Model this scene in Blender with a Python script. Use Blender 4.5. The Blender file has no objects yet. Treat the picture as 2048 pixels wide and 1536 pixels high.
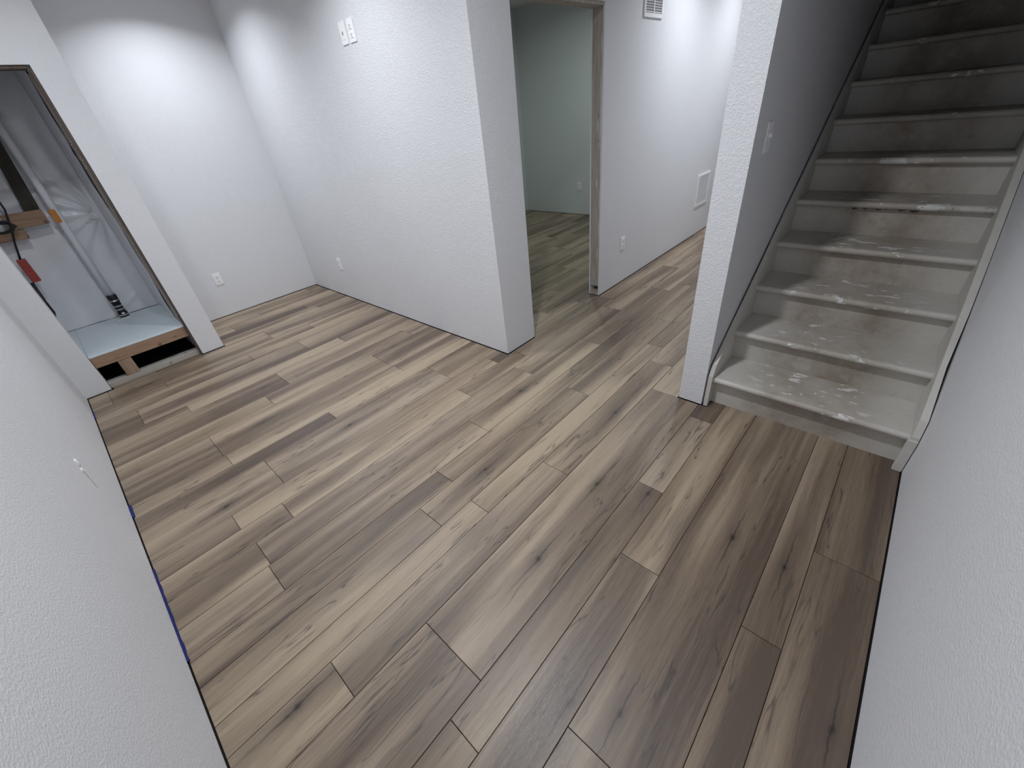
import bpy, bmesh, math, random
from mathutils import Matrix, Vector

random.seed(7)
scene = bpy.context.scene
COL = scene.collection

# ---------------------------------------------------------------- camera
R = ((0.6615245742891914, -0.7434694852264329, -0.09817516054810908),
     (-0.4724174998314646, -0.31147205978240383, -0.8245040095887315),
     (0.5824147521006763, 0.5918093278346073, -0.5572744171621897))
cam_data = bpy.data.cameras.new('camera')
cam_data.sensor_fit = 'HORIZONTAL'
cam_data.sensor_width = 36.0
cam_data.lens = 815.459 / 2048 * 36.0
cam_data.clip_start = 0.02
cam = bpy.data.objects.new('camera', cam_data)
COL.objects.link(cam)
m = Matrix(((R[0][0], -R[1][0], -R[2][0], 0.0),
            (R[0][1], -R[1][1], -R[2][1], 0.0),
            (R[0][2], -R[1][2], -R[2][2], 1.56),
            (0, 0, 0, 1)))
cam.matrix_world = m
scene.camera = cam

# ---------------------------------------------------------------- world, exposure
world = bpy.data.worlds.new('world')
scene.world = world
world.use_nodes = True
world.node_tree.nodes['Background'].inputs[0].default_value = (0.5, 0.55, 0.6, 1)
world.node_tree.nodes['Background'].inputs[1].default_value = 0.02
vs = scene.view_settings
vs.view_transform = 'Standard'
vs.look = 'None'
vs.gamma = 1.0
vs.use_curve_mapping = False
vs.exposure = 0.12

LED = (0.90, 0.945, 1.0)
LED_GREEN = (0.85, 1.0, 0.96)
ZC = 2.74                       # ceiling height
# recessed ceiling lights: x, y, watts, colour, label, beam spread
DOWNLIGHTS = [
    (1.28, 4.58, 10, LED, 'round recessed ceiling light in the alcove corner', 132),
    (1.25, 2.80, 11.5, LED, 'round recessed ceiling light before the tall middle wall', 132),
    (0.35, 3.45, 8.5, LED, 'round recessed ceiling light in front of the closet opening', 155),
    (0.80, 1.00, 30, LED, 'round recessed ceiling light above the floor before the stairs', 166),
    (4.45, 1.36, 12, LED, 'round recessed ceiling light over the hallway beside the vent', 132),
    (5.65, 1.36, 12, LED, 'round recessed ceiling light farther down the hallway', 132),
    (4.60, 3.30, 14, LED_GREEN, 'round recessed ceiling light in the room behind the doorway', 170),
]

# ---------------------------------------------------------------- helpers
def link(o, parent=None):
    COL.objects.link(o)
    if parent is not None:
        o.parent = parent
    return o

def wloc(o):
    v = Vector((0, 0, 0))
    while o is not None:
        v += o.location
        o = o.parent
    return v

def tag(o, label=None, cat=None, group=None, kind=None):
    if label: o['label'] = label
    if cat: o['category'] = cat
    if group: o['group'] = group
    if kind: o['kind'] = kind
    return o

def empty(name, loc, label=None, cat=None, group=None, kind=None):
    o = bpy.data.objects.new(name, None)
    o.empty_display_size = 0.05
    o.location = loc
    link(o)
    return tag(o, label, cat, group, kind)

def mesh_obj(name, bm, mat, parent=None, origin=(0, 0, 0), smooth=False):
    """bm is in world coordinates; the object's origin is put at `origin`."""
    org = Vector(origin)
    bmesh.ops.translate(bm, verts=bm.verts, vec=-org)
    bmesh.ops.recalc_face_normals(bm, faces=bm.faces)
    me = bpy.data.meshes.new(name)
    bm.to_mesh(me)
    bm.free()
    if smooth:
        for p in me.polygons: p.use_smooth = True
    me.materials.append(mat)
    o = bpy.data.objects.new(name, me)
    o.location = org - (wloc(parent) if parent is not None else Vector((0, 0, 0)))
    return link(o, parent)

def add_box(bm, x0, x1, y0, y1, z0, z1, bevel=0.0, seg=1):
    r = bmesh.ops.create_cube(bm, size=1.0)
    vs_ = r['verts']
    for v in vs_:
        v.co = Vector((x0 + (v.co.x + .5) * (x1 - x0), y0 + (v.co.y + .5) * (y1 - y0), z0 + (v.co.z + .5) * (z1 - z0)))
    if bevel > 0:
        es = {e for v in vs_ for e in v.link_edges}
        bmesh.ops.bevel(bm, geom=list(es), offset=bevel, segments=seg, affect='EDGES', profile=.5)
    return vs_

def box(name, x0, x1, y0, y1, z0, z1, mat, parent=None, bevel=0.0, seg=1):
    bm = bmesh.new()
    add_box(bm, x0, x1, y0, y1, z0, z1, bevel, seg)
    return mesh_obj(name, bm, mat, parent, ((x0 + x1) / 2, (y0 + y1) / 2, z0))

def add_prism(bm, pts, axis, a0, a1):
    """pts: 2D outline; axis 'y': pts are (x,z); axis 'x': pts are (y,z); axis 'z': pts are (x,y)."""
    def P(p, a):
        return {'y': (p[0], a, p[1]), 'x': (a, p[0], p[1]), 'z': (p[0], p[1], a)}[axis]
    A = [bm.verts.new(P(p, a0)) for p in pts]
    B = [bm.verts.new(P(p, a1)) for p in pts]
    n = len(pts)
    bm.faces.new(A)
    bm.faces.new(B[::-1])
    for i in range(n):
        bm.faces.new((A[i], B[i], B[(i + 1) % n], A[(i + 1) % n]))

def add_tube(bm, pts, r, n=10, caps=True):
    pts = [Vector(p) for p in pts]
    rings = []
    for i, p in enumerate(pts):
        t = (pts[min(i + 1, len(pts) - 1)] - pts[max(i - 1, 0)]).normalized()
        u = t.orthogonal().normalized() if abs(t.z) > .9 else t.cross(Vector((0, 0, 1))).normalized()
        if abs(t.z) > .9: u = Vector((1, 0, 0)) - t * t.x; u.normalize()
        w = t.cross(u)
        rr = r[i] if isinstance(r, (list, tuple)) else r
        rings.append([bm.verts.new(p + u * rr * math.cos(2 * math.pi * k / n) + w * rr * math.sin(2 * math.pi * k / n)) for k in range(n)])
    for a, b in zip(rings, rings[1:]):
        for k in range(n):
            bm.faces.new((a[k], a[(k + 1) % n], b[(k + 1) % n], b[k]))
    if caps:
        bm.faces.new(rings[0][::-1])
        bm.faces.new(rings[-1])

# ---------------------------------------------------------------- materials
class N:
    def __init__(self, name):
        self.m = bpy.data.materials.new(name)
        self.m.use_nodes = True
        self.t = self.m.node_tree
        self.t.nodes.clear()
        self.out = self.n('ShaderNodeOutputMaterial')
        self.b = self.n('ShaderNodeBsdfPrincipled')
        self.l(self.b.outputs[0], self.out.inputs[0])
    def n(self, typ, **kw):
        x = self.t.nodes.new(typ)
        for k, v in kw.items(): setattr(x, k, v)
        return x
    def l(self, a, b): self.t.links.new(a, b)
    def put(self, sock, v):
        if hasattr(v, 'links') or isinstance(v, bpy.types.NodeSocket): self.l(v, sock)
        else: sock.default_value = v
    def math(self, op, a, b=0.0, c=None, clamp=False):
        x = self.n('ShaderNodeMath', operation=op, use_clamp=clamp)
        self.put(x.inputs[0], a); self.put(x.inputs[1], b)
        if c is not None: self.put(x.inputs[2], c)
        return x.outputs[0]
    def obj(self): return self.n('ShaderNodeTexCoord').outputs['Object']
    def geo(self): return self.n('ShaderNodeNewGeometry').outputs['Position']
    def xyz(self, v):
        s = self.n('ShaderNodeSeparateXYZ'); self.put(s.inputs[0], v); return s.outputs
    def comb(self, x, y, z=0.0):
        c = self.n('ShaderNodeCombineXYZ')
        self.put(c.inputs[0], x); self.put(c.inputs[1], y); self.put(c.inputs[2], z)
        return c.outputs[0]
    def noise(self, vec, scale, detail=2.0, rough=.5, w=None, dist=0.0):
        x = self.n('ShaderNodeTexNoise')
        if w is not None:
            x.noise_dimensions = '4D'; self.put(x.inputs['W'], w)
        self.put(x.inputs['Vector'], vec)
        x.inputs['Scale'].default_value = scale
        x.inputs['Detail'].default_value = detail
        x.inputs['Roughness'].default_value = rough
        x.inputs['Distortion'].default_value = dist
        return x.outputs[0]
    def ramp(self, f, stops, interp='LINEAR'):
        r = self.n('ShaderNodeValToRGB')
        self.put(r.inputs[0], f)
        r.color_ramp.interpolation = interp
        el = r.color_ramp.elements
        while len(el) < len(stops): el.new(.5)
        for e, (p, c) in zip(el, stops):
            e.position = p
            e.color = (c, c, c, 1) if isinstance(c, (int, float)) else (*c, 1)
        return r.outputs[0]
    def mix(self, f, a, b, mode='MIX'):
        x = self.n('ShaderNodeMix', data_type='RGBA', blend_type=mode)
        self.put(x.inputs[0], f)
        self.put(x.inputs[6], a if not isinstance(a, tuple) else (*a, 1))
        self.put(x.inputs[7], b if not isinstance(b, tuple) else (*b, 1))
        return x.outputs[2]
    def attr(self, name):
        a = self.n('ShaderNodeAttribute', attribute_type='OBJECT', attribute_name=name)
        return a.outputs['Fac']
    def bump(self, h, strength=.3, dist=.002):
        x = self.n('ShaderNodeBump')
        x.inputs['Strength'].default_value = strength
        x.inputs['Distance'].default_value = dist
        self.put(x.inputs['Height'], h)
        self.l(x.outputs[0], self.b.inputs['Normal'])
    def col(self, c): self.put(self.b.inputs['Base Color'], c if not isinstance(c, tuple) else (*c, 1))
    def rough(self, r): self.put(self.b.inputs['Roughness'], r)

def mat_wall(name, base, strength=.35):
    k = N(name)
    p = k.geo()
    a = k.noise(p, 135, 3, .6)
    b = k.noise(p, 340, 2, .5)
    h = k.math('ADD', k.ramp(a, [(.42, 0), (.62, 1)]), k.math('MULTIPLY', b, .5))
    big = k.noise(p, 1.3, 2)
    c = k.mix(big, tuple(x * .97 for x in base), tuple(min(1, x * 1.03) for x in base))
    k.col(c); k.rough(.62)
    k.b.inputs['Specular IOR Level'].default_value = .35
    k.bump(h, strength, .0022)
    return k.m

def mat_plain(name, base, rough=.5, spec=.5, metal=0.0, var=.06, scale=30):
    k = N(name)
    n = k.noise(k.obj(), scale, 3)
    k.col(k.mix(n, tuple(x * (1 - var) for x in base), tuple(min(1, x * (1 + var)) for x in base)))
    k.rough(rough)
    k.b.inputs['Specular IOR Level'].default_value = spec
    k.b.inputs['Metallic'].default_value = metal
    return k.m

def mat_lumber(name, light, dark, axis=0, rough=.75):
    k = N(name)
    s = k.xyz(k.obj())
    sc = [30, 30, 30]; sc[axis] = 2.2
    v = k.comb(*(k.math('MULTIPLY', s[i], sc[i]) for i in range(3)))
    g = k.noise(v, 1.6, 5, .6, dist=.6)
    c = k.mix(k.ramp(g, [(.3, 0), (.7, 1)]), dark, light)
    kn = k.noise(k.obj(), 14, 1)
    c = k.mix(k.ramp(kn, [(.68, 0), (.76, .75)]), c, tuple(x * .45 for x in dark))
    k.col(c); k.rough(rough)
    k.bump(g, .3, .001)
    return k.m

def mat_floor():
    k = N('laminate_wood')
    o = k.obj(); s = k.xyz(o)
    seed = k.attr('seed'); tone = k.attr('tone')
    off = k.math('MULTIPLY', seed, 61.7)
    x = k.math('ADD', s[0], off); y = s[1]
    w = k.math('MULTIPLY', seed, 13.3)
    # slow meander of the grain
    wob = k.noise(k.comb(k.math('MULTIPLY', x, 1.3), k.math('MULTIPLY', y, 2.5), w), 1.0, 2)
    y2 = k.math('ADD', y, k.math('MULTIPLY', k.math('SUBTRACT', wob, .5), .050))
    # knots: sparse cells, grain bends round them
    vo = k.n('ShaderNodeTexVoronoi', voronoi_dimensions='3D')
    k.l(k.comb(k.math('MULTIPLY', x, 1.5), k.math('MULTIPLY', y2, 6.0), w), vo.inputs['Vector'])
    vo.inputs['Scale'].default_value = 1.0
    vo.inputs['Randomness'].default_value = 1.0
    kd = vo.outputs['Distance']
    sel = k.xyz(vo.outputs['Color'])[0]
    keep = k.ramp(sel, [(.52, 0), (.56, 1)])
    halo = k.math('MULTIPLY', k.ramp(kd, [(0, 1), (.42, 0)], 'EASE'), keep)
    core = k.math('MULTIPLY', k.ramp(kd, [(.03, 1), (.10, 0)], 'EASE'), keep)
    # broad heartwood bands
    broad = k.noise(k.comb(k.math('MULTIPLY', x, .55), k.math('MULTIPLY', y2, 7.0), w), 1.0, 2, .45)
    band = k.ramp(broad, [(.30, 0), (.70, 1)], 'EASE')
    # streaks
    st = k.noise(k.comb(k.math('MULTIPLY', x, .9), k.math('MULTIPLY', y2, 55), w), 1.0, 4, .65)
    fine = k.noise(k.comb(k.math('MULTIPLY', x, 16), k.math('MULTIPLY', y2, 330), w), 1.0, 3, .6)
    pore = k.noise(k.comb(k.math('MULTIPLY', x, 55), k.math('MULTIPLY', y2, 260), w), 1.0, 2, .7)
    # thin dark cracks, broken along the length
    cr = k.noise(k.comb(k.math('MULTIPLY', x, 1.15), k.math('MULTIPLY', y2, 15), k.math('ADD', w, 4.0)), 1.0, 3, .55)
    line = k.ramp(k.math('ABSOLUTE', k.math('SUBTRACT', cr, .5)), [(.0, 1), (.014, 0)], 'EASE')
    gate = k.noise(k.comb(k.math('MULTIPLY', x, 2.3), k.math('MULTIPLY', y2, 7), k.math('ADD', w, 9.0)), 1.0, 2, .6)
    line = k.math('MULTIPLY', line, k.ramp(gate, [(.46, 0), (.58, 1)], 'EASE'))
    smudge = k.noise(k.comb(k.math('MULTIPLY', x, 3.2), k.math('MULTIPLY', y2, 30), k.math('ADD', w, 17.0)), 1.0, 3, .6)
    smudge = k.ramp(smudge, [(.57, 0), (.74, 1)], 'EASE')
    lightc = (0.370, 0.290, 0.204)
    midc = (0.208, 0.154, 0.107)
    darkc = (0.098, 0.069, 0.050)
    st2 = k.ramp(st, [(.25, 0), (.75, 1)])
    v = k.math('ADD', k.math('MULTIPLY', band, .66), k.math('MULTIPLY', st2, .34))
    v = k.math('ADD', v, k.math('MULTIPLY', k.math('SUBTRACT', tone, .5), .48))
    v = k.math('ADD', v, k.math('MULTIPLY', k.math('SUBTRACT', fine, .5), .40))
    c = k.ramp(v, [(.05, darkc), (.43, midc), (.86, lightc)])
    # greyed / purplish drift between planks
    hue = k.math('FRACT', k.math('MULTIPLY', seed, 7.31))
    c = k.mix(k.math('MULTIPLY', k.ramp(hue, [(.45, 0), (.9, 1)]), .40), c, k.mix(1.0, c, (0.96, 0.98, 1.09), 'MULTIPLY'))
    c = k.mix(k.math('MULTIPLY', halo, .60), c, (0.105, 0.080, 0.066))
    c = k.mix(k.math('MULTIPLY', smudge, .42), c, (0.095, 0.072, 0.056))
    c = k.mix(k.math('MULTIPLY', line, .80), c, (0.050, 0.040, 0.036))
    c = k.mix(k.math('MULTIPLY', core, .85), c, (0.040, 0.030, 0.026))
    # the two conspicuous knots a plank may carry, each with a long dark check running along the grain
    for q in ('a', 'b'):
        dx = k.math('SUBTRACT', s[0], k.attr('knot_x_' + q)); dy = k.math('SUBTRACT', s[1], k.attr('knot_y_' + q))
        jit = k.noise(k.comb(k.math('MULTIPLY', s[0], 14), k.math('MULTIPLY', s[1], 24), w), 1.0, 3, .6)
        dyw = k.math('ADD', dy, k.math('MULTIPLY', k.math('SUBTRACT', jit, .5), .022))
        def ell(a, b, dyy=dyw):
            e = k.math('ADD', k.math('POWER', k.math('DIVIDE', k.math('ABSOLUTE', dx), a), 2.0), k.math('POWER', k.math('DIVIDE', k.math('ABSOLUTE', dyy), b), 2.0))
            return k.ramp(k.math('SQRT', e), [(0, 1), (1, 0)], 'EASE')
        c = k.mix(k.math('MULTIPLY', ell(.55, .075), .62), c, (0.115, 0.082, 0.062))
        c = k.mix(k.math('MULTIPLY', ell(.10, .040), .55), c, (0.075, 0.054, 0.042))
        c = k.mix(k.math('MULTIPLY', ell(.28, .0055), .85), c, (0.035, 0.026, 0.022))
        c = k.mix(k.math('MULTIPLY', ell(.022, .014), .95), c, (0.022, 0.016, 0.013))
    k.col(c)
    k.rough(k.math('ADD', .36, k.math('MULTIPLY', pore, .16)))
    k.b.inputs['Specular IOR Level'].default_value = .5
    h = k.math('ADD', k.math('MULTIPLY', pore, .5), k.math('MULTIPLY', st, .6))
    k.bump(h, .16, .0012)
    return k.m

def mat_stair(name, chips, grime=(0.25, 0.195, 0.145), amt=.72):
    """white paint, worn and grimy along the middle of every step"""
    k = N(name)
    o = k.obj(); s = k.xyz(o)
    seed = k.attr('seed'); w = k.math('MULTIPLY', seed, 21.0)
    ay = k.math('ABSOLUTE', s[1])
    worn = k.ramp(ay, [(.12, 1), (.40, 0)], 'EASE')
    n1 = k.noise(o, 6, 4, .6, w=w)
    n2 = k.noise(o, 28, 4, .65, w=w)
    g = k.math('MULTIPLY', worn, k.ramp(n1, [(.22, .35), (.66, 1)]))
    g = k.math('ADD', g, k.math('MULTIPLY', k.ramp(n2, [(.5, 0), (.75, 1)]), .22), clamp=True)
    c = k.mix(k.math('MULTIPLY', g, amt), (0.56, 0.538, 0.495), grime)
    ch = k.noise(k.comb(k.math('MULTIPLY', s[0], 22), k.math('MULTIPLY', s[1], 9), k.math('MULTIPLY', s[2], 9)), 1.0, 4, .62, w=k.math('ADD', w, 3.0))
    chm = k.math('MULTIPLY', k.ramp(ch, [(.585, 0), (.60, 1)]), worn)
    c = k.mix(k.math('MULTIPLY', chm, chips), c, (0.74, 0.73, 0.71))
    sc = k.noise(k.comb(k.math('MULTIPLY', s[0], 40), k.math('MULTIPLY', s[1], 14), s[2]), 1.0, 4, .7, w=k.math('ADD', w, 8.0))
    c = k.mix(k.math('MULTIPLY', k.ramp(sc, [(.66, 0), (.70, 1)]), .5), c, (0.12, 0.10, 0.09))
    k.col(c); k.rough(k.math('ADD', .42, k.math('MULTIPLY', g, .25)))
    k.bump(k.math('ADD', n2, k.math('MULTIPLY', chm, .5)), .2, .001)
    return k.m

M = {}
M['wall'] = mat_wall('grey_wall_paint', (0.735, 0.738, 0.760))
M['wall_rough'] = mat_wall('heavy_texture_wall_paint', (0.735, 0.738, 0.760), .6)
M['room_wall'] = mat_wall('far_room_wall_paint', (0.69, 0.71, 0.71), .2)
M['ceiling'] = mat_wall('ceiling_paint', (0.72, 0.72, 0.72), .3)
M['floor'] = mat_floor()
M['subfloor'] = mat_plain('dark_underlay', (0.022, 0.020, 0.019), .95, .1)
M['stair_tread'] = mat_stair('worn_white_tread_paint', .85)
M['stair_riser'] = mat_stair('worn_white_riser_paint', .10, (0.225, 0.170, 0.122), .84)
M['skirt'] = mat_plain('white_skirt_paint', (0.58, 0.555, 0.515), .45, .4, var=.14, scale=9)
M['jamb_wood'] = mat_lumber('grey_jamb_lumber', (0.52, 0.46, 0.405), (0.32, 0.275, 0.24), 2)
M['lumber_x'] = mat_lumber('pine_lumber', (0.40, 0.265, 0.175), (0.27, 0.165, 0.105), 0)
M['lumber_z'] = mat_lumber('pine_lumber_upright', (0.40, 0.28, 0.19), (0.26, 0.17, 0.115), 2)
M['lumber_pale'] = mat_lumber('pale_lumber', (0.50, 0.47, 0.42), (0.36, 0.33, 0.29), 0)
M['slot_dark'] = mat_lumber('slot_shade_lumber', (0.05, 0.045, 0.032), (0.022, 0.019, 0.014), 2)  # near-black tone stands for the dark cavity behind the sheeting
M['lumber_brown'] = mat_lumber('brown_edge_lumber', (0.15, 0.105, 0.08), (0.06, 0.042, 0.034), 2)
M['compound'] = mat_plain('joint_compound', (0.62, 0.60, 0.57), .9, .2)
M['white_plastic'] = mat_plain('white_plastic', (0.88, 0.88, 0.88), .32, .5, var=.01)
M['white_metal'] = mat_plain('white_enamel', (0.86, 0.86, 0.87), .35, .5, var=.01)
M['dark_plastic'] = mat_plain('dark_slot', (0.02, 0.02, 0.02), .5)
M['duct'] = mat_plain('duct_interior', (0.30, 0.30, 0.315), .6)
M['orange'] = mat_plain('orange_plastic', (0.62, 0.22, 0.03), .5, var=.2, scale=120)
M['red'] = mat_plain('red_plastic', (0.36, 0.055, 0.045), .5, var=.35, scale=160)
M['black'] = mat_plain('black_rubber', (0.012, 0.012, 0.016), .5)
M['tape_blue'] = mat_plain('blue_masking_tape', (0.014, 0.019, 0.115), .7, .2, var=.2)
M['platform_top'] = mat_plain('pale_blue_board', (0.68, 0.76, 0.80), .42, .4, var=.05, scale=6)
M['steel'] = mat_plain('bright_metal', (0.75, 0.75, 0.75), .25, .5, metal=1.0)

def mat_sheet():
    k = N('clear_plastic_sheeting')
    p = k.obj()
    n = k.noise(p, 5, 4, .6)
    k.col(k.mix(n, (0.70, 0.71, 0.75), (0.82, 0.83, 0.87)))
    k.rough(.28)
    k.b.inputs['Specular IOR Level'].default_value = .6
    k.bump(k.noise(p, 16, 4, .6, dist=.8), .30, .010)
    return k.m
M['sheet'] = mat_sheet()

def mat_emit(name, c, s):
    k = N(name)
    k.col((0.9, 0.9, 0.9))
    k.b.inputs['Emission Color'].default_value = (*c, 1)
    k.b.inputs['Emission Strength'].default_value = s
    return k.m
M['lens'] = mat_emit('lit_lens', LED, 3.0)
M['lens_green'] = mat_emit('lit_lens_cool', LED_GREEN, 3.0)

# ---------------------------------------------------------------- plan of the place (metres)
XL, YR = -0.399, -0.350            # walls of the near corner
YC = 4.349                         # closet front
XO0, XO1, XCE = -0.241, 0.430, 0.6055
YB = 5.176                         # alcove back wall
XW = 1.9226                        # middle wall
YD, YDB = 1.956, 2.066             # doorway wall
XD0, XD1, ZD = 2.248, 3.224, 2.072
XF, YF = 6.025, 5.165              # far room
XP, YP0, YP1 = 2.093, 0.693, 0.560  # wall between hallway and stairs
XE = 7.6                           # hallway end
ZTOP = 5.6                         # stairwell top
ZCL = 2.08                         # closet opening height
G = 0.004                          # walls stop just above the floor
RISE, GO, XN, XRI = 0.186, 0.2536, 2.117, 2.162

def structure(name, parts, mat, origin=(0, 0, 0)):
    bm = bmesh.new()
    for p in parts: add_box(bm, *p)
    o = mesh_obj(name, bm, mat, None, origin)
    o['kind'] = 'structure'
    return o

# ---------------------------------------------------------------- room shell
T = 0.115
wall_left = structure('wall_left', [(XL - T, XL, YR - T, YC + 1.2, G, ZC)], M['wall'])
wall_right = structure('wall_right', [(XL, XE, YR - T, YR, G, ZTOP)], M['wall'])
wall_closet = structure('wall_closet', [
    (XL, XO0, YC, YC + T, G, ZC), (XO1, XCE, YC, 5.45, G, ZC), (XO0, XO1, YC, YC + T, ZCL, ZC)], M['wall'])
structure('wall_closet_back', [(XL, XO1, 5.365, 5.45, -.008, ZC)], M['wall'])
structure('wall_back', [(XCE, XW + T, YB, YB + T, G, ZC)], M['wall'])
structure('wall_middle', [(XW, XW + T, YD + T, YB, G, ZC), (XW, XD0, YD, YD + T, G, ZC)], M['wall_rough'])
wall_hall = structure('wall_hall', [(XD1 + .35, XE, YD, YDB, G, ZC), (XD0, XD1 + .35, YD, YDB, ZD + .02, ZC)], M['wall'])
wall_stair_shade_beam = structure('wall_stair_shade_beam', [(XP, XE, YP1, YP0, G, ZTOP), (XP, XP + T, YR, YP1, 1.97, ZC)], M['wall_rough'])  # second box: unseen low beam, added to keep the upper steps dark
structure('wall_end', [(XE, XE + T, YR - T, YDB, -.008, ZTOP)], M['wall'])
structure('wall_far_room', [(XF, XF + T, YDB, YF + T, G, ZC)], M['room_wall'])
structure('wall_far_side', [(XW + T, XF, YF, YF + T, G, ZC)], M['room_wall'])
structure('ceiling', [
    (XL - T, 2.45, YR - T, YC + 1.2, ZC, ZC + .12),
    (2.45, XE + T, YP0 - .13, YC + 1.2, ZC, ZC + .12)], M['ceiling'])
structure('ceiling_stairwell', [(2.3, XE + T, YR - T, YP0, ZTOP, ZTOP + .1), (2.38, 2.45, YR, YP1, ZC + .12, ZTOP)], M['ceiling'])

# raw edges round the doorway
door = empty('door_1', (XD1, YD, 0), kind='structure')
box('drywall_edge', XD1, XD1 + .35, YD, YD + .0125, G, ZD + .02, M['wall'], door)
box('drywall_edge', XD1, XD1 + .35, YDB - .0125, YDB, G, ZD + .02, M['wall'], door)
box('stud', XD1 + .002, XD1 + .038, YD + .0135, YDB - .0135, .157, ZD + .018, M['jamb_wood'], door, .002)
box('shim', XD1 + .003, XD1 + .038, YD + .015, YDB - .015, .090, .156, M['lumber_pale'], door, .002)
box('bottom_plate', XD1 + .001, XD1 + .348, YD + .0135, YDB - .0135, 0, .038, M['jamb_wood'], door, .002)
box('header_board', XD0, XD1 + .001, YD + .004, YDB - .004, ZD, ZD + .019, M['jamb_wood'], door, .002)
def smear(cy, cz, ry, rz, sd):
    rnd = random.Random(sd)
    bm = bmesh.new()
    n = 14
    ring = []
    for i in range(n):
        a = 2 * math.pi * i / n
        q = .7 + .5 * rnd.random()
        ring.append(bm.verts.new((XD1 + .0018, cy + ry * q * math.cos(a), cz + rz * q * math.sin(a))))
    c = bm.verts.new((XD1 - .0012, cy, cz))
    for i in range(n): bm.faces.new((ring[i], ring[(i + 1) % n], c))
    mesh_obj('compound_smear', bm, M['compound'], door, (XD1, cy, cz))
for i, a in enumerate([(1.977, 1.62, .006, .13), (1.978, 1.40, .008, .17), (1.998, 1.38, .007, .05), (1.974, 1.15, .004, .13),
                       (2.004, .98, .008, .035), (1.975, .86, .004, .10), (1.976, .62, .0045, .08), (1.978, 1.88, .005, .07), (1.985, .40, .006, .05)]):
    smear(*a, 40 + i)

# ---------------------------------------------------------------- floor, plank by plank
floor = structure('floor', [(XL - .1, XE + .1, YR - .1, 5.5, -.03, -.008)], M['subfloor'])
ROWS = [-.3455, -.139, -.015, .282, .446, .573, .867, 1.031, 1.152, 1.318, 1.440, 1.615, 1.790, 1.935, 2.070, 2.360, 2.476,
        2.612, 2.910, 3.085, 3.360, 3.490, 3.766, 3.924, 4.050, 4.340, 4.500, 4.630, 4.810, 4.940, 5.168]
JOINTS = {0: [1.416], 1: [.956], 2: [.341, 2.18], 3: [.951], 4: [1.342, 1.958], 5: [.255, 2.088], 6: [1.173, 2.394], 7: [.759, 2.606],
          8: [.572, 1.808], 9: [.785, 2.005, 3.835], 10: [1.18, 2.41], 11: [-.032, 1.804, 3.033], 12: [1.37, 1.988], 13: [-.052, 1.784],
          14: [1.44], 15: [.689], 16: [.085], 17: [1.298], 18: [.5], 19: [.687], 20: [.085], 21: [1.05], 22: [.67], 23: [.068],
          24: [.95], 25: [.35], 26: [1.5], 27: [.8], 28: [1.12], 29: [.55]}
LEN = 1.222
# tone of planks that stand out in the room: (row, x inside the plank) -> 0 dark .. 1 light
TONE = [(0, .9, -.05), (0, 1.8, -.45), (1, 1.5, .42), (1, .5, -.1), (2, 1.2, .30), (2, .1, .15), (3, 1.5, .60), (3, .5, .42), (4, 1.1, .40),
        (4, 1.6, .62), (4, 2.05, .12), (5, 1.2, .52), (5, -.1, .45), (5, 2.5, .85), (6, .6, .62), (6, 1.8, .62), (6, 3, .66), (7, .4, .78), (7, 1.5, .72),
        (8, .2, .42), (8, 1.2, .70), (9, .3, .18), (9, 1.4, .68), (9, 2.5, .28), (10, .6, .50), (10, 1.6, .85), (11, .8, .55), (11, -.2, .45),
        (12, .7, .62), (13, -.2, .18), (13, .9, .72), (13, 1.9, .10), (14, .5, .48), (14, 1.7, .30), (15, .2, .25), (15, 1.1, .80),
        (16, .9, .75), (16, -.1, .3), (17, .5, .5), (17, 1.6, .42), (18, 1.1, .52), (19, .2, .40), (19, 1.2, .38), (20, .7, .66), (20, -.1, .4)]
KNOTS = [(1.21, .719), (.72, .70), (1.292, .123), (.47, .18), (.393, .314), (-.187, .994), (1.275, -.070), (.82, -.297), (.361, 2.76),
         (.706, 2.221), (-.05, 2.16), (1.30, .50), (1.75, .93), (.95, 1.24), (1.6, 1.55), (2.6, .78), (.55, 3.22)]
def segs(i):
    """x ranges and y limits of the open floor crossed by row i"""
    y0, y1 = ROWS[i], ROWS[i + 1]
    out = []
    lo = XL + .004
    if i <= 3: out.append((lo, XRI + .010, y0, y1))
    elif i == 4: out.append((lo, 1.958, y0, y1))
    elif i == 5:
        out.append((lo, 2.088, y0, y1)); out.append((2.0885, XE, YP0 + .007, y1))
    elif i <= 11: out.append((lo, XE, y0, y1))
    elif i == 12: out.append((lo, XE, y0, y1))
    elif i == 13:
        out += [(lo, XW - .007, y0, y1), (XW - .007, XD0 + .006, y0, YD - .006), (XD0 + .006, XD1 - .004, y0, y1), (XD1 - .004, XE, y0, YD - .006)]
    else:
        hi = XW - .007
        if y0 > YB - .05: pass
        l2 = lo if y1 <= YC + .0 else (XCE + .007)
        out.append((l2, hi, y0, min(y1, YB - .009)))
        out.append((XW + T + .006, XF - .007, y0, min(y1, YF - .008)))
    return out
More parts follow.
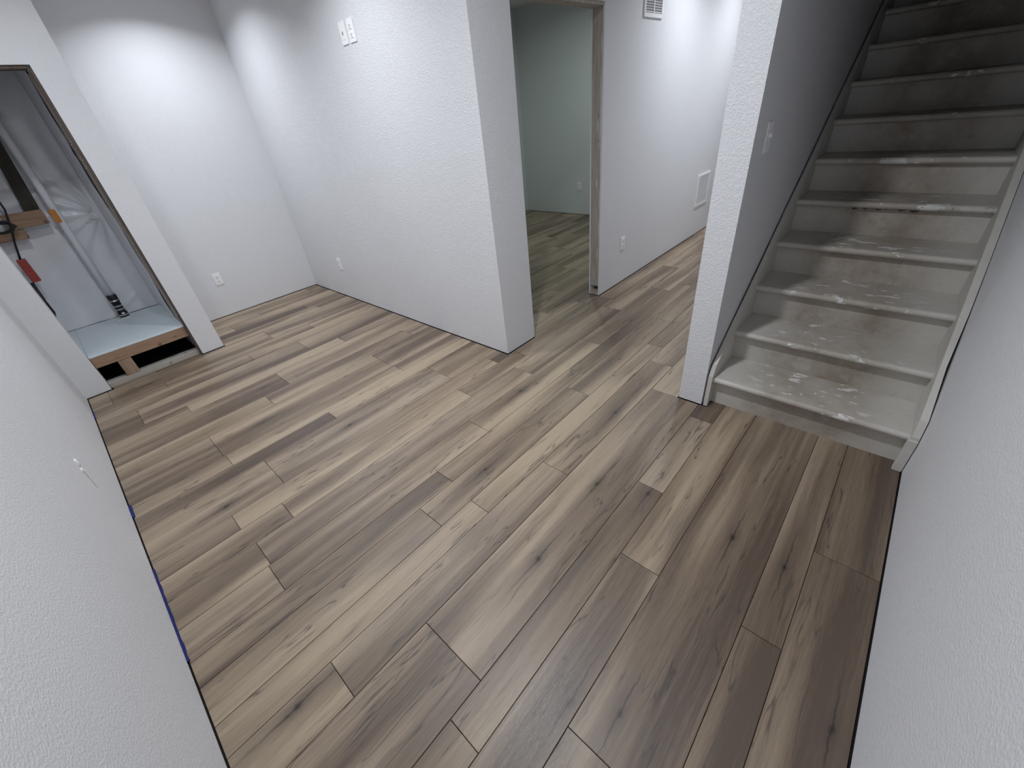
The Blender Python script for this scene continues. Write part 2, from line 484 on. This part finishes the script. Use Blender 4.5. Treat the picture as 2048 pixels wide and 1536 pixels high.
def plank(x0, x1, y0, y1, tone):
    g = .0009
    x0 += g; x1 -= g; y0 += g; y1 -= g
    cx, cy = (x0 + x1) / 2, (y0 + y1) / 2
    a, b, e, t = (x1 - x0) / 2, (y1 - y0) / 2, .0012, .008
    V = [(-a, -b, -t), (a, -b, -t), (a, b, -t), (-a, b, -t), (-a, -b, -.0012), (a, -b, -.0012), (a, b, -.0012), (-a, b, -.0012),
         (-a + e, -b + e, 0), (a - e, -b + e, 0), (a - e, b - e, 0), (-a + e, b - e, 0)]
    F = [(8, 9, 10, 11)]
    for k in range(4):
        j = (k + 1) % 4
        F += [(k, j, 4 + j, 4 + k), (4 + k, 4 + j, 8 + j, 8 + k)]
    me = bpy.data.meshes.new('plank')
    me.from_pydata(V, [], F)
    me.materials.append(M['floor'])
    o = bpy.data.objects.new('plank', me)
    o.location = (cx, cy, 0)
    o['seed'] = random.random()
    o['tone'] = tone
    kn = [p for p in KNOTS if x0 < p[0] < x1 and y0 < p[1] < y1][:2]
    for q, p in zip(('a', 'b'), kn + [(cx + 9.0, cy + 9.0)] * 2):
        o['knot_x_' + q] = p[0] - cx; o['knot_y_' + q] = p[1] - cy
    link(o, floor)
for i in range(len(ROWS) - 1):
    js = sorted(JOINTS[i])
    allj = list(js)
    x = js[0] - LEN
    while x > XL - LEN: allj.append(x); x -= LEN
    x = js[-1] + LEN
    while x < XE + .5: allj.append(x); x += LEN
    full = sorted(allj)
    gaps = list(full)
    for a, b in zip(full, full[1:]):
        if b - a > LEN * 1.65: gaps.append((a + b) / 2 + random.uniform(-.1, .1))
    full = sorted(gaps)
    for (s0, s1, y0, y1) in segs(i):
        if y1 - y0 < .01: continue
        edges = [s0] + [q for q in full if s0 + .03 < q < s1 - .03] + [s1]
        for a, b in zip(edges, edges[1:]):
            tone = min(.8, max(.2, random.gauss(.52, .13)))
            for (r_, xx, tt) in TONE:
                if r_ == i and a <= xx < b: tone = tt
            plank(a, b, y0, y1, tone)
bm = bmesh.new()
add_prism(bm, [(1.959, .447), (XRI + .010, .447), (XRI + .010, .525), (XP - .004, .525), (XP - .004, .572), (1.959, .572)], 'z', -.008, 0)
o = mesh_obj('plank', bm, M['floor'], floor, (2.06, .51, 0)); o['seed'] = .31; o['tone'] = .08
for q in 'ab': o['knot_x_' + q] = 9.0; o['knot_y_' + q] = 9.0
# planks reaching the closet threshold between its jambs
for a, b in ((XO0 + .012, .068), (.068, XO1 - .008)):
    plank(a, b, 4.341, 4.394, .3)

# ---------------------------------------------------------------- staircase
stair = empty('staircase', (XN, .10, 0), 'worn white painted wooden staircase climbing between two walls', 'staircase')
NS = 15
SY0, SY1 = -.318, .529
def tread_mesh():
    bm = bmesh.new()
    t, r = .034, .017
    pts = [(.0 + GO + .045, -t), (r, -t)]
    for k in range(1, 8):
        a = -math.pi / 2 - math.pi * k / 8
        pts.append((r + r * math.cos(a), -t / 2 + (t / 2) * math.sin(a)))
    pts += [(r, 0), (GO + .045, 0)]
    add_prism(bm, pts, 'y', SY0 - .10, SY1 - .10)
    bmesh.ops.recalc_face_normals(bm, faces=bm.faces)
    me = bpy.data.meshes.new('tread'); bm.to_mesh(me); bm.free()
    me.materials.append(M['stair_tread'])
    return me
def riser_mesh(h):
    bm = bmesh.new()
    add_box(bm, 0, .018, SY0 - .10, SY1 - .10, 0, h)
    me = bpy.data.meshes.new('riser'); bm.to_mesh(me); bm.free()
    me.materials.append(M['stair_riser'])
    return me
tm, rm = tread_mesh(), riser_mesh(RISE - .0345)
for k in range(NS):
    o = bpy.data.objects.new('tread', tm)
    o.location = (k * GO, 0, RISE * (k + 1)); o['seed'] = random.random(); link(o, stair)
    o = bpy.data.objects.new('riser', rm)
    o.location = (XRI - XN + k * GO, 0, RISE * k + .0002); o['seed'] = random.random(); link(o, stair)
rnd = random.Random(11)
for i in range(9):                      # drips that stained the riser under the fifth nosing
    yc = .24 - i * .050 + rnd.uniform(-.012, .012); wd = rnd.uniform(.012, .024); hg = rnd.uniform(.006, .018)
    xr = XRI + 4 * GO; zt = RISE * 5 - .0345
    bm = bmesh.new()
    add_prism(bm, [(yc - wd, zt), (yc + wd, zt), (yc + wd * .6, zt - hg * .8), (yc + .003, zt - hg), (yc - wd * .7, zt - hg * .6)], 'x', xr - .0006, xr + .002)
    mesh_obj('drip_stain', bm, M['lumber_brown'], stair, (xr, yc, zt))
SL = RISE / GO
def nose_z(x): return RISE + SL * (x - XN)
def skirt(name, y0, y1, t, xf, ztip, bow):
    """sloped board beside the steps; its outer edge bows away from the wall"""
    bm = bmesh.new()
    xt = XN + (ztip - RISE - t) / SL + .0
    xs = [xf, xf + .004] + [max(xf + .03, 2.13) + i * .22 for i in range(18)]
    top, bot = [], []
    for x in xs:
        zt = ztip if x < xf + .01 else max(ztip, nose_z(x) + t)
        zb = max(0, nose_z(x) - .30)
        top.append((x, zt)); bot.append((x, zb))
    vs_ = []
    for (x, zt), (_, zb) in zip(top, bot):
        yo = y1 + bow(x)
        vs_.append([bm.verts.new((x, y0, zb)), bm.verts.new((x, y0, zt)), bm.verts.new((x, yo, zt)), bm.verts.new((x, yo, zb))])
    for a, b in zip(vs_, vs_[1:]):
        for k in range(4):
            bm.faces.new((a[k], a[(k + 1) % 4], b[(k + 1) % 4], b[k]))
    bm.faces.new(vs_[0]); bm.faces.new(vs_[-1][::-1])
    return mesh_obj(name, bm, M['skirt'], stair, (xf, y0, 0))
skirt('skirt_board', SY1, .551, .072, 2.098, .205, lambda x: .0015 * math.sin(9 * x))
skirt('skirt_board', SY0, -.344, .075, 2.098, .196, lambda x: (-.003 + .009 * math.exp(-((x - 2.36) / .16) ** 2)))
box('skirt_plinth', 2.088, 2.118, -.347, SY0 + .006, .0, .180, M['skirt'], stair, .002)

# ---------------------------------------------------------------- wall plates
def plate_root(name, pos, normal, label, cat, group=None):
    """Empty on the wall; local parts are built in a frame with +z up and `normal` outward"""
    return empty(name, pos, label, cat, group)
def frame(normal):
    n = Vector(normal); u = Vector((0, 0, 1)).cross(n)
    return u, n
def fbox(name, root, normal, u0, u1, d0, d1, z0, z1, mat, bevel=0.0, parent=None):
    """box in wall frame: u along the wall, d away from it, z up; relative to the root"""
    u, n = frame(normal)
    bm = bmesh.new()
    add_box(bm, u0, u1, d0, d1, z0, z1, bevel, 2 if bevel else 1)
    base = wloc(root)
    c = base + u * (u0 + u1) / 2 + n * d0 + Vector((0, 0, (z0 + z1) / 2))
    for v in bm.verts:
        v.co = base + u * v.co.x + n * v.co.y + Vector((0, 0, v.co.z))
    return mesh_obj(name, bm, mat, parent or root, c)
def outlet(pos, normal, label):
    r = empty('wall_outlet', pos, label, 'outlet')
    fbox('cover_plate', r, normal, -.0375, .0375, 0, .006, -.059, .059, M['white_plastic'], .002)
    for dz in (-.022, .022):
        rc = fbox('receptacle', r, normal, -.017, .017, .006, .0085, dz - .015, dz + .015, M['white_plastic'], .001)
        for du in (-.0065, .0065):
            fbox('slot', r, normal, du - .0012, du + .0012, .0083, .0092, dz - .001, dz + .008, M['dark_plastic'], 0, rc)
        fbox('slot', r, normal, -.0025, .0025, .0083, .0092, dz - .010, dz - .005, M['dark_plastic'], 0, rc)
    fbox('screw', r, normal, -.003, .003, .006, .0075, -.003, .003, M['white_metal'], .0005)
    return r
outlet((XW, 4.332, .372), (-1, 0, 0), 'white outlet low on the middle wall near the alcove corner')
outlet((.970, YB, .385), (0, -1, 0), 'white outlet low on the alcove back wall beside the closet')
outlet((3.632, YD, .384), (0, -1, 0), 'white outlet low on the hallway wall right of the doorway')
outlet((XF, 4.058, .424), (-1, 0, 0), 'small white outlet on the far room wall behind the doorway')
outlet((XW, 3.033, 2.076), (-1, 0, 0), 'white outlet high on the middle wall, right of the pair')
r = empty('media_plate', (XW, 3.134, 2.076), 'white cable plate with a dark port, left of the high pair', 'wall plate')
nn = (-1, 0, 0)
fbox('cover_plate', r, nn, -.0375, .0375, 0, .006, -.059, .059, M['white_plastic'], .002)
fbox('insert', r, nn, -.0165, .0165, .006, .008, -.033, .033, M['white_plastic'], .001)
fbox('port', r, nn, -.004, .004, .0078, .0088, -.009, .009, M['dark_plastic'])
for dz in (-.048, .048): fbox('screw', r, nn, -.003, .003, .006, .0072, dz - .003, dz + .003, M['white_metal'], .0005)
r = empty('light_switch', (2.285, YP1, 1.347), 'white light switch on the shaded stairwell wall', 'switch')
nn = (0, -1, 0)
fbox('cover_plate', r, nn, -.0375, .0375, 0, .006, -.059, .059, M['white_plastic'], .002)
fbox('toggle', r, nn, -.006, .006, .006, .017, -.002, .014, M['white_plastic'], .001)
for dz in (-.042, .042): fbox('screw', r, nn, -.003, .003, .006, .0075, dz - .003, dz + .003, M['white_metal'], .0005)

def vent(pos, w, h, nsl, mull, label, tilt=-38):
    r = empty('wall_vent', pos, label, 'vent')
    n = (0, -1, 0); b = .026
    fbox('duct_back', r, n, -w / 2 + b * .7, w / 2 - b * .7, .0005, .0015, -h / 2 + b * .7, h / 2 - b * .7, M['duct'])
    for (u0, u1, z0, z1) in ((-w / 2, w / 2, h / 2 - b, h / 2), (-w / 2, w / 2, -h / 2, -h / 2 + b),
                             (-w / 2, -w / 2 + b, -h / 2 + b, h / 2 - b), (w / 2 - b, w / 2, -h / 2 + b, h / 2 - b)):
        fbox('frame', r, n, u0, u1, 0, .011, z0, z1, M['white_metal'], .002)
    if mull: fbox('mullion', r, n, -.006, .006, .0015, .011, -h / 2 + b, h / 2 - b, M['white_metal'])
    hh = h - 2 * b
    base = wloc(r)
    for i in range(nsl):
        zc = -h / 2 + b + hh * (i + .5) / nsl
        bm = bmesh.new()
        add_box(bm, base.x - w / 2 + b, base.x + w / 2 - b, base.y - .0095, base.y - .0020, base.z + zc - .0012, base.z + zc + .0012)
        bmesh.ops.rotate(bm, cent=(base.x, base.y - .0055, base.z + zc), matrix=Matrix.Rotation(math.radians(tilt), 3, 'X'), verts=bm.verts)
        mesh_obj('slat', bm, M['white_metal'], r, (base.x, base.y - .0055, base.z + zc))
vent((3.925, YD, 2.034 + .155), .315, .31, 17, True, 'white louvred supply vent high on the hallway wall')
vent((5.540, YD, .523), .365, .355, 26, False, 'white louvred return vent low at the far end of the hallway wall', 30)

# ---------------------------------------------------------------- marks and tape at the near left wall
bm = bmesh.new()
for (cy, cz, ry, rz, dp) in ((2.462, .424, .018, .022, .007), (2.432, .394, .011, .012, .006)):
    res = bmesh.ops.create_uvsphere(bm, u_segments=10, v_segments=6, radius=1)
    for v in res['verts']:
        k = 1 + .25 * math.sin(v.co.y * 9 + v.co.z * 6)
        v.co = Vector((XL + dp * v.co.x, cy + ry * k * v.co.y, cz + rz * k * v.co.z))
mesh_obj('spackle_dab', bm, M['white_plastic'], wall_left, (XL, 2.45, .41), True)
bm = bmesh.new()
add_tube(bm, [(XL, 2.432, .388), (XL, 2.428, .365), (XL, 2.418, .338), (XL, 2.413, .312), (XL, 2.405, .290)], [.0018, .0026, .0018, .0022, .001], 6)
mesh_obj('scratch', bm, M['jamb_wood'], wall_left, (XL, 2.42, .34))
def tape(y0, y1, w, label):
    bm = bmesh.new()
    n = max(4, int((y1 - y0) / .03))
    A, B = [], []
    rnd = random.Random(int(y0 * 100))
    for i in range(n + 1):
        y = y0 + (y1 - y0) * i / n
        j = rnd.uniform(-.0018, .0018)
        A.append(bm.verts.new((XL + .0015, y, .006 + rnd.uniform(0, .002))))
        B.append(bm.verts.new((XL + w + j, y, .0016 + rnd.uniform(0, .0006))))
    for i in range(n): bm.faces.new((A[i], A[i + 1], B[i + 1], B[i]))
    r_ = bmesh.ops.extrude_face_region(bm, geom=bm.faces[:])
    for v in [g for g in r_['geom'] if isinstance(g, bmesh.types.BMVert)]: v.co.z -= .0007
    o = mesh_obj('masking_tape', bm, M['tape_blue'], None, (XL, y0, .003))
    tag(o, label, 'tape', 'blue tape strips along the near left wall')
tape(3.90, 4.11, .0075, 'short strip of blue tape by the closet end of the left wall')
tape(2.49, 2.62, .013, 'shortest scrap of blue tape midway along the left wall edge')
tape(1.45, 2.03, .0085, 'longest strip of blue tape at the foot of the near left wall')

# ---------------------------------------------------------------- closet
YK = 4.400
plat = empty('closet_platform', (.09, YK, 0), 'raised lumber platform with pale blue top in the open closet', 'platform')
ZPT = .272
box('header_beam', -.238, .427, YK, YK + .038, ZPT - .092, ZPT - .004, M['lumber_x'], plat, .002)
box('bottom_plate', -.239, .428, YK - .004, YK + .085, -.006, .038, M['lumber_pale'], plat, .002)
box('cripple_stud', -.105, -.016, YK + .004, YK + .042, .038, ZPT - .092, M['lumber_z'], plat, .002)
box('top_panel', XO0 + .002, XO1 - .001, YK - .003, 5.32, ZPT - .004, ZPT + .012, M['platform_top'], plat, .002)
box('top_panel', XL + .01, XO0 + .001, YC + T + .002, 5.32, ZPT - .004, ZPT + .012, M['platform_top'], plat, .001)
jamb = empty('closet_jamb', (XO1, YC, 0), 'rough brown stud edge lining the right side of the closet opening', 'jamb')
box('edge_board', XO1 - .014, XO1 - .001, YC + .012, YC + .042, ZPT + .11, ZCL - .02, M['lumber_brown'], jamb, .002)
box('edge_board', XO1 - .009, XO1 - .001, YC + .043, YC + .31, ZPT + .02, ZCL - .02, M['jamb_wood'], jamb, .002)
box('edge_board', XO1 - .016, XO1 - .001, YC + .014, YK - .006, .0, ZPT + .1, M['lumber_brown'], jamb, .002)
box('head_board', XO0 + .002, XO1 - .016, YC + .012, YC + .105, ZCL - .019, ZCL - .001, M['lumber_brown'], jamb, .002)
rnd = random.Random(5)
for i in range(60):
    z = rnd.uniform(.55, 1.72); y = YC + rnd.uniform(.030, .29); s_ = rnd.uniform(.0018, .0045)
    xx = XO1 - (.014 if y < YC + .042 else .009)
    bm = bmesh.new()
    bmesh.ops.create_icosphere(bm, subdivisions=1, radius=s_, matrix=Matrix.Translation((xx, y, z)))
    mesh_obj('foam_speck', bm, M['compound'], jamb, (xx, y, z))

# plastic sheeting: one continuous wrinkled sheet over the side wall, round the corner and across the back
YSB = 5.340
def sheet():
    bm = bmesh.new()
    z0, z1 = ZPT + .013, 2.55
    L1 = YSB - (YC + .30)           # along the side wall
    L2 = XO1 - XL - .02             # along the back
    nu, nv = 110, 120
    gx, gz = .445 - .03, 1.16       # point where the folds gather
    grid = []
    for j in range(nv + 1):
        z = z0 + (z1 - z0) * j / nv
        row = []
        for i in range(nu + 1):
            s_ = (L1 + L2) * i / nu
            if s_ < L1:
                p = Vector((XO1 - .006, YC + .30 + s_, z)); nrm = Vector((-1, 0, 0)); uu = s_ - L1
            else:
                p = Vector((XO1 - .006 - (s_ - L1), YSB, z)); nrm = Vector((0, -1, 0)); uu = s_ - L1
            h = .004 * math.sin(uu * 21 + 2.0 * math.sin(z * 3.1)) + .003 * math.sin(z * 13 + uu * 6)
            dx, dz = uu - .02, z - gz
            rr = math.hypot(dx, dz)
            if dx > 0:
                th = math.atan2(dz, dx)
                h += .030 * math.exp(-rr * 4.2) * math.sin(th * 15 + 1) * min(1, rr * 14)
            h += .020 * math.exp(-((z - 1.44 + .25 * uu) / .035) ** 2) * (1 if uu > 0 else .3)
            h += .012 * math.exp(-((z - 1.33 - .12 * uu) / .022) ** 2) * (1 if uu > 0 else .2)
            h += .010 * math.exp(-((z - .50 + .55 * uu) / .02) ** 2) * (1 if 0.1 < uu < .55 else 0)
            fade = min(1, abs(uu) / .06)
            p = p + nrm * (.004 + h * fade + .004)
            row.append(bm.verts.new(p))
        grid.append(row)
    for j in range(nv):
        for i in range(nu):
            bm.faces.new((grid[j][i], grid[j][i + 1], grid[j + 1][i + 1], grid[j + 1][i]))
    o = mesh_obj('plastic_sheet', bm, M['sheet'], None, (XO1, YSB, z0), True)
    tag(o, 'wrinkled grey plastic sheeting stapled over the closet walls', 'plastic sheet')
sheet()

def ypt(X, Z, Y, Y0=5.46):
    k = Y / Y0
    return X * k, 1.56 - (1.56 - Z) * k
YI = 5.212
pipe = empty('drain_pipe', (.130, YI, ZPT + .012), 'pale vertical pipe with black clamped coupling standing in the closet', 'pipe')
bm = bmesh.new()
add_tube(bm, [(.128, YI, ZPT + .0125), (.128, YI, .30)], .030, 16)
mesh_obj('pipe_foot', bm, M['white_plastic'], pipe, (.128, YI, ZPT + .013), True)
bm = bmesh.new()
add_tube(bm, [(.150, YI, 2.5), (.145, YI, 1.6), (.133, YI, 1.0), (.129, YI, .505)], .027, 16)
mesh_obj('pipe_run', bm, M['sheet'], pipe, (.14, YI, .505), True)
bm = bmesh.new()
add_tube(bm, [(.128, YI, .30), (.128, YI, .345), (.128, YI, .3455), (.128, YI, .44), (.128, YI, .4405), (.128, YI, .51)], [.036, .036, .031, .031, .036, .036], 18)
mesh_obj('rubber_coupling', bm, M['black'], pipe, (.128, YI, .30), True)
for z in (.318, .362, .372, .405, .422, .458, .492):
    bm = bmesh.new()
    rr = .0375 if (z < .345 or z > .44) else .0325
    add_tube(bm, [(.128, YI, z - .004), (.128, YI, z + .004)], rr, 18)
    c = mesh_obj('clamp_band', bm, M['steel'] if z in (.318, .372, .405, .458) else M['black'], pipe, (.128, YI, z))
box('clamp_screw', .118, .140, YI - .045, YI - .033, .330, .343, M['white_plastic'], pipe, .002)
box('clamp_screw', .114, .136, YI - .045, YI - .033, .452, .465, M['white_plastic'], pipe, .002)
box('floor_flange', .065, .168, YI - .05, YI + .045, ZPT + .012, ZPT + .018, M['sheet'], pipe, .002)
box('orange_coupler', .099, .140, YI - .036, YI - .024, 1.150, 1.250, M['orange'], pipe, .006, 2)

YW = 5.255
o = box('timber_blocking', -.175, .068, YW - .03, YW + .02, 1.155, 1.262, M['lumber_x'], None, .003)
tag(o, 'horizontal brown timber block fixed left of the closet pipe', 'timber block')
o = box('timber_offcut', -.30, -.100, YW - .02, YW + .02, 1.075, 1.145, M['lumber_x'], None, .003)
tag(o, 'shorter timber offcut under the timber block in the closet', 'timber block')
bm = bmesh.new()
add_prism(bm, [(-.030, 1.264), (.064, 1.264), (.118, 1.90), (.165, 2.45), (.075, 2.45), (.030, 1.75)], 'y', YW + .0, YW + .03)
o = mesh_obj('dark_slot_board', bm, M['slot_dark'], None, (.02, YW, 1.264))  # near-black board put in place of the dark opening in the sheeting
tag(o, 'dark leaning board standing in for the open slot behind the pipe', 'stud')
box_red = empty('plastic_box', (-.235, YW - .05, .76), 'red ribbed plastic box hanging on black cable in the closet', 'box')
bm = bmesh.new()
add_box(bm, -.262, -.206, YW - .075, YW - .03, .762, .945, .006, 2)
mesh_obj('body', bm, M['red'], box_red, (-.235, YW - .05, .762))
for i in range(5):
    z = .785 + i * .033
    box('rib', -.258, -.210, YW - .079, YW - .074, z, z + .010, M['red'], box_red, .001)
bm = bmesh.new()
add_tube(bm, [(-.118, YW - .045, 1.46), (-.122, YW - .05, 1.30), (-.145, YW - .055, 1.22), (-.165, YW - .055, 1.15), (-.20, YW - .055, 1.06), (-.235, YW - .055, .94)], .007, 8)
o = mesh_obj('black_cable', bm, M['black'], None, (-.18, YW - .05, .95), True)
tag(o, 'black cable dropping past the timber block to the red box', 'cable')
bm = bmesh.new()
pts = []
for i in range(40):
    a = i / 39 * 5.2 * math.pi
    pts.append((-.20 + .075 * math.cos(a) * (1 - .008 * i), YW - .085 - .0006 * i, 1.175 + .036 * math.sin(a * 1.02) + .0006 * i))
add_tube(bm, pts, .0065, 7)
o = mesh_obj('cable_coil', bm, M['black'], None, (-.20, YW - .06, 1.17), True)
tag(o, 'tangled coil of black cable hung over the timber block', 'cable')
bm = bmesh.new()
add_tube(bm, [(-.268, YW - .05, .760), (-.275, YW - .05, .62), (-.285, YW - .05, .61), (-.284, YW - .05, .50), (-.300, YW - .05, .44), (-.31, YW - .04, ZPT + .02)],
         [.012, .012, .020, .020, .014, .014], 10)
o = mesh_obj('black_hose', bm, M['black'], None, (-.27, YW - .05, ZPT), True)
tag(o, 'black hose running down below the red box to the platform', 'hose')

# ---------------------------------------------------------------- recessed ceiling lights
for (x, y, wts, c, label, spread) in DOWNLIGHTS:
    r = empty('recessed_light', (x, y, ZC), label, 'ceiling light', 'recessed ceiling lights')
    bm = bmesh.new()
    n = 28
    prof = [(.098, 0), (.094, -.006), (.078, -.008), (.074, -.002)]
    rings = [[bm.verts.new((x + q * math.cos(2 * math.pi * i / n), y + q * math.sin(2 * math.pi * i / n), ZC + h)) for i in range(n)] for q, h in prof]
    for a, b in zip(rings, rings[1:]):
        for i in range(n): bm.faces.new((a[i], a[(i + 1) % n], b[(i + 1) % n], b[i]))
    mesh_obj('trim_ring', bm, M['white_metal'], r, (x, y, ZC), True)
    bm = bmesh.new()
    bm.faces.new([bm.verts.new((x + .074 * math.cos(2 * math.pi * i / n), y + .074 * math.sin(2 * math.pi * i / n), ZC - .002)) for i in range(n)])
    mesh_obj('lens', bm, M['lens_green'] if c is LED_GREEN else M['lens'], r, (x, y, ZC - .002))
    ld = bpy.data.lights.new('downlight', 'AREA')
    ld.shape = 'DISK'; ld.size = .13; ld.energy = wts; ld.color = c
    ld.spread = math.radians(spread)
    lo = bpy.data.objects.new('lamp', ld)
    lo.location = (0, 0, -.011)
    link(lo, r)
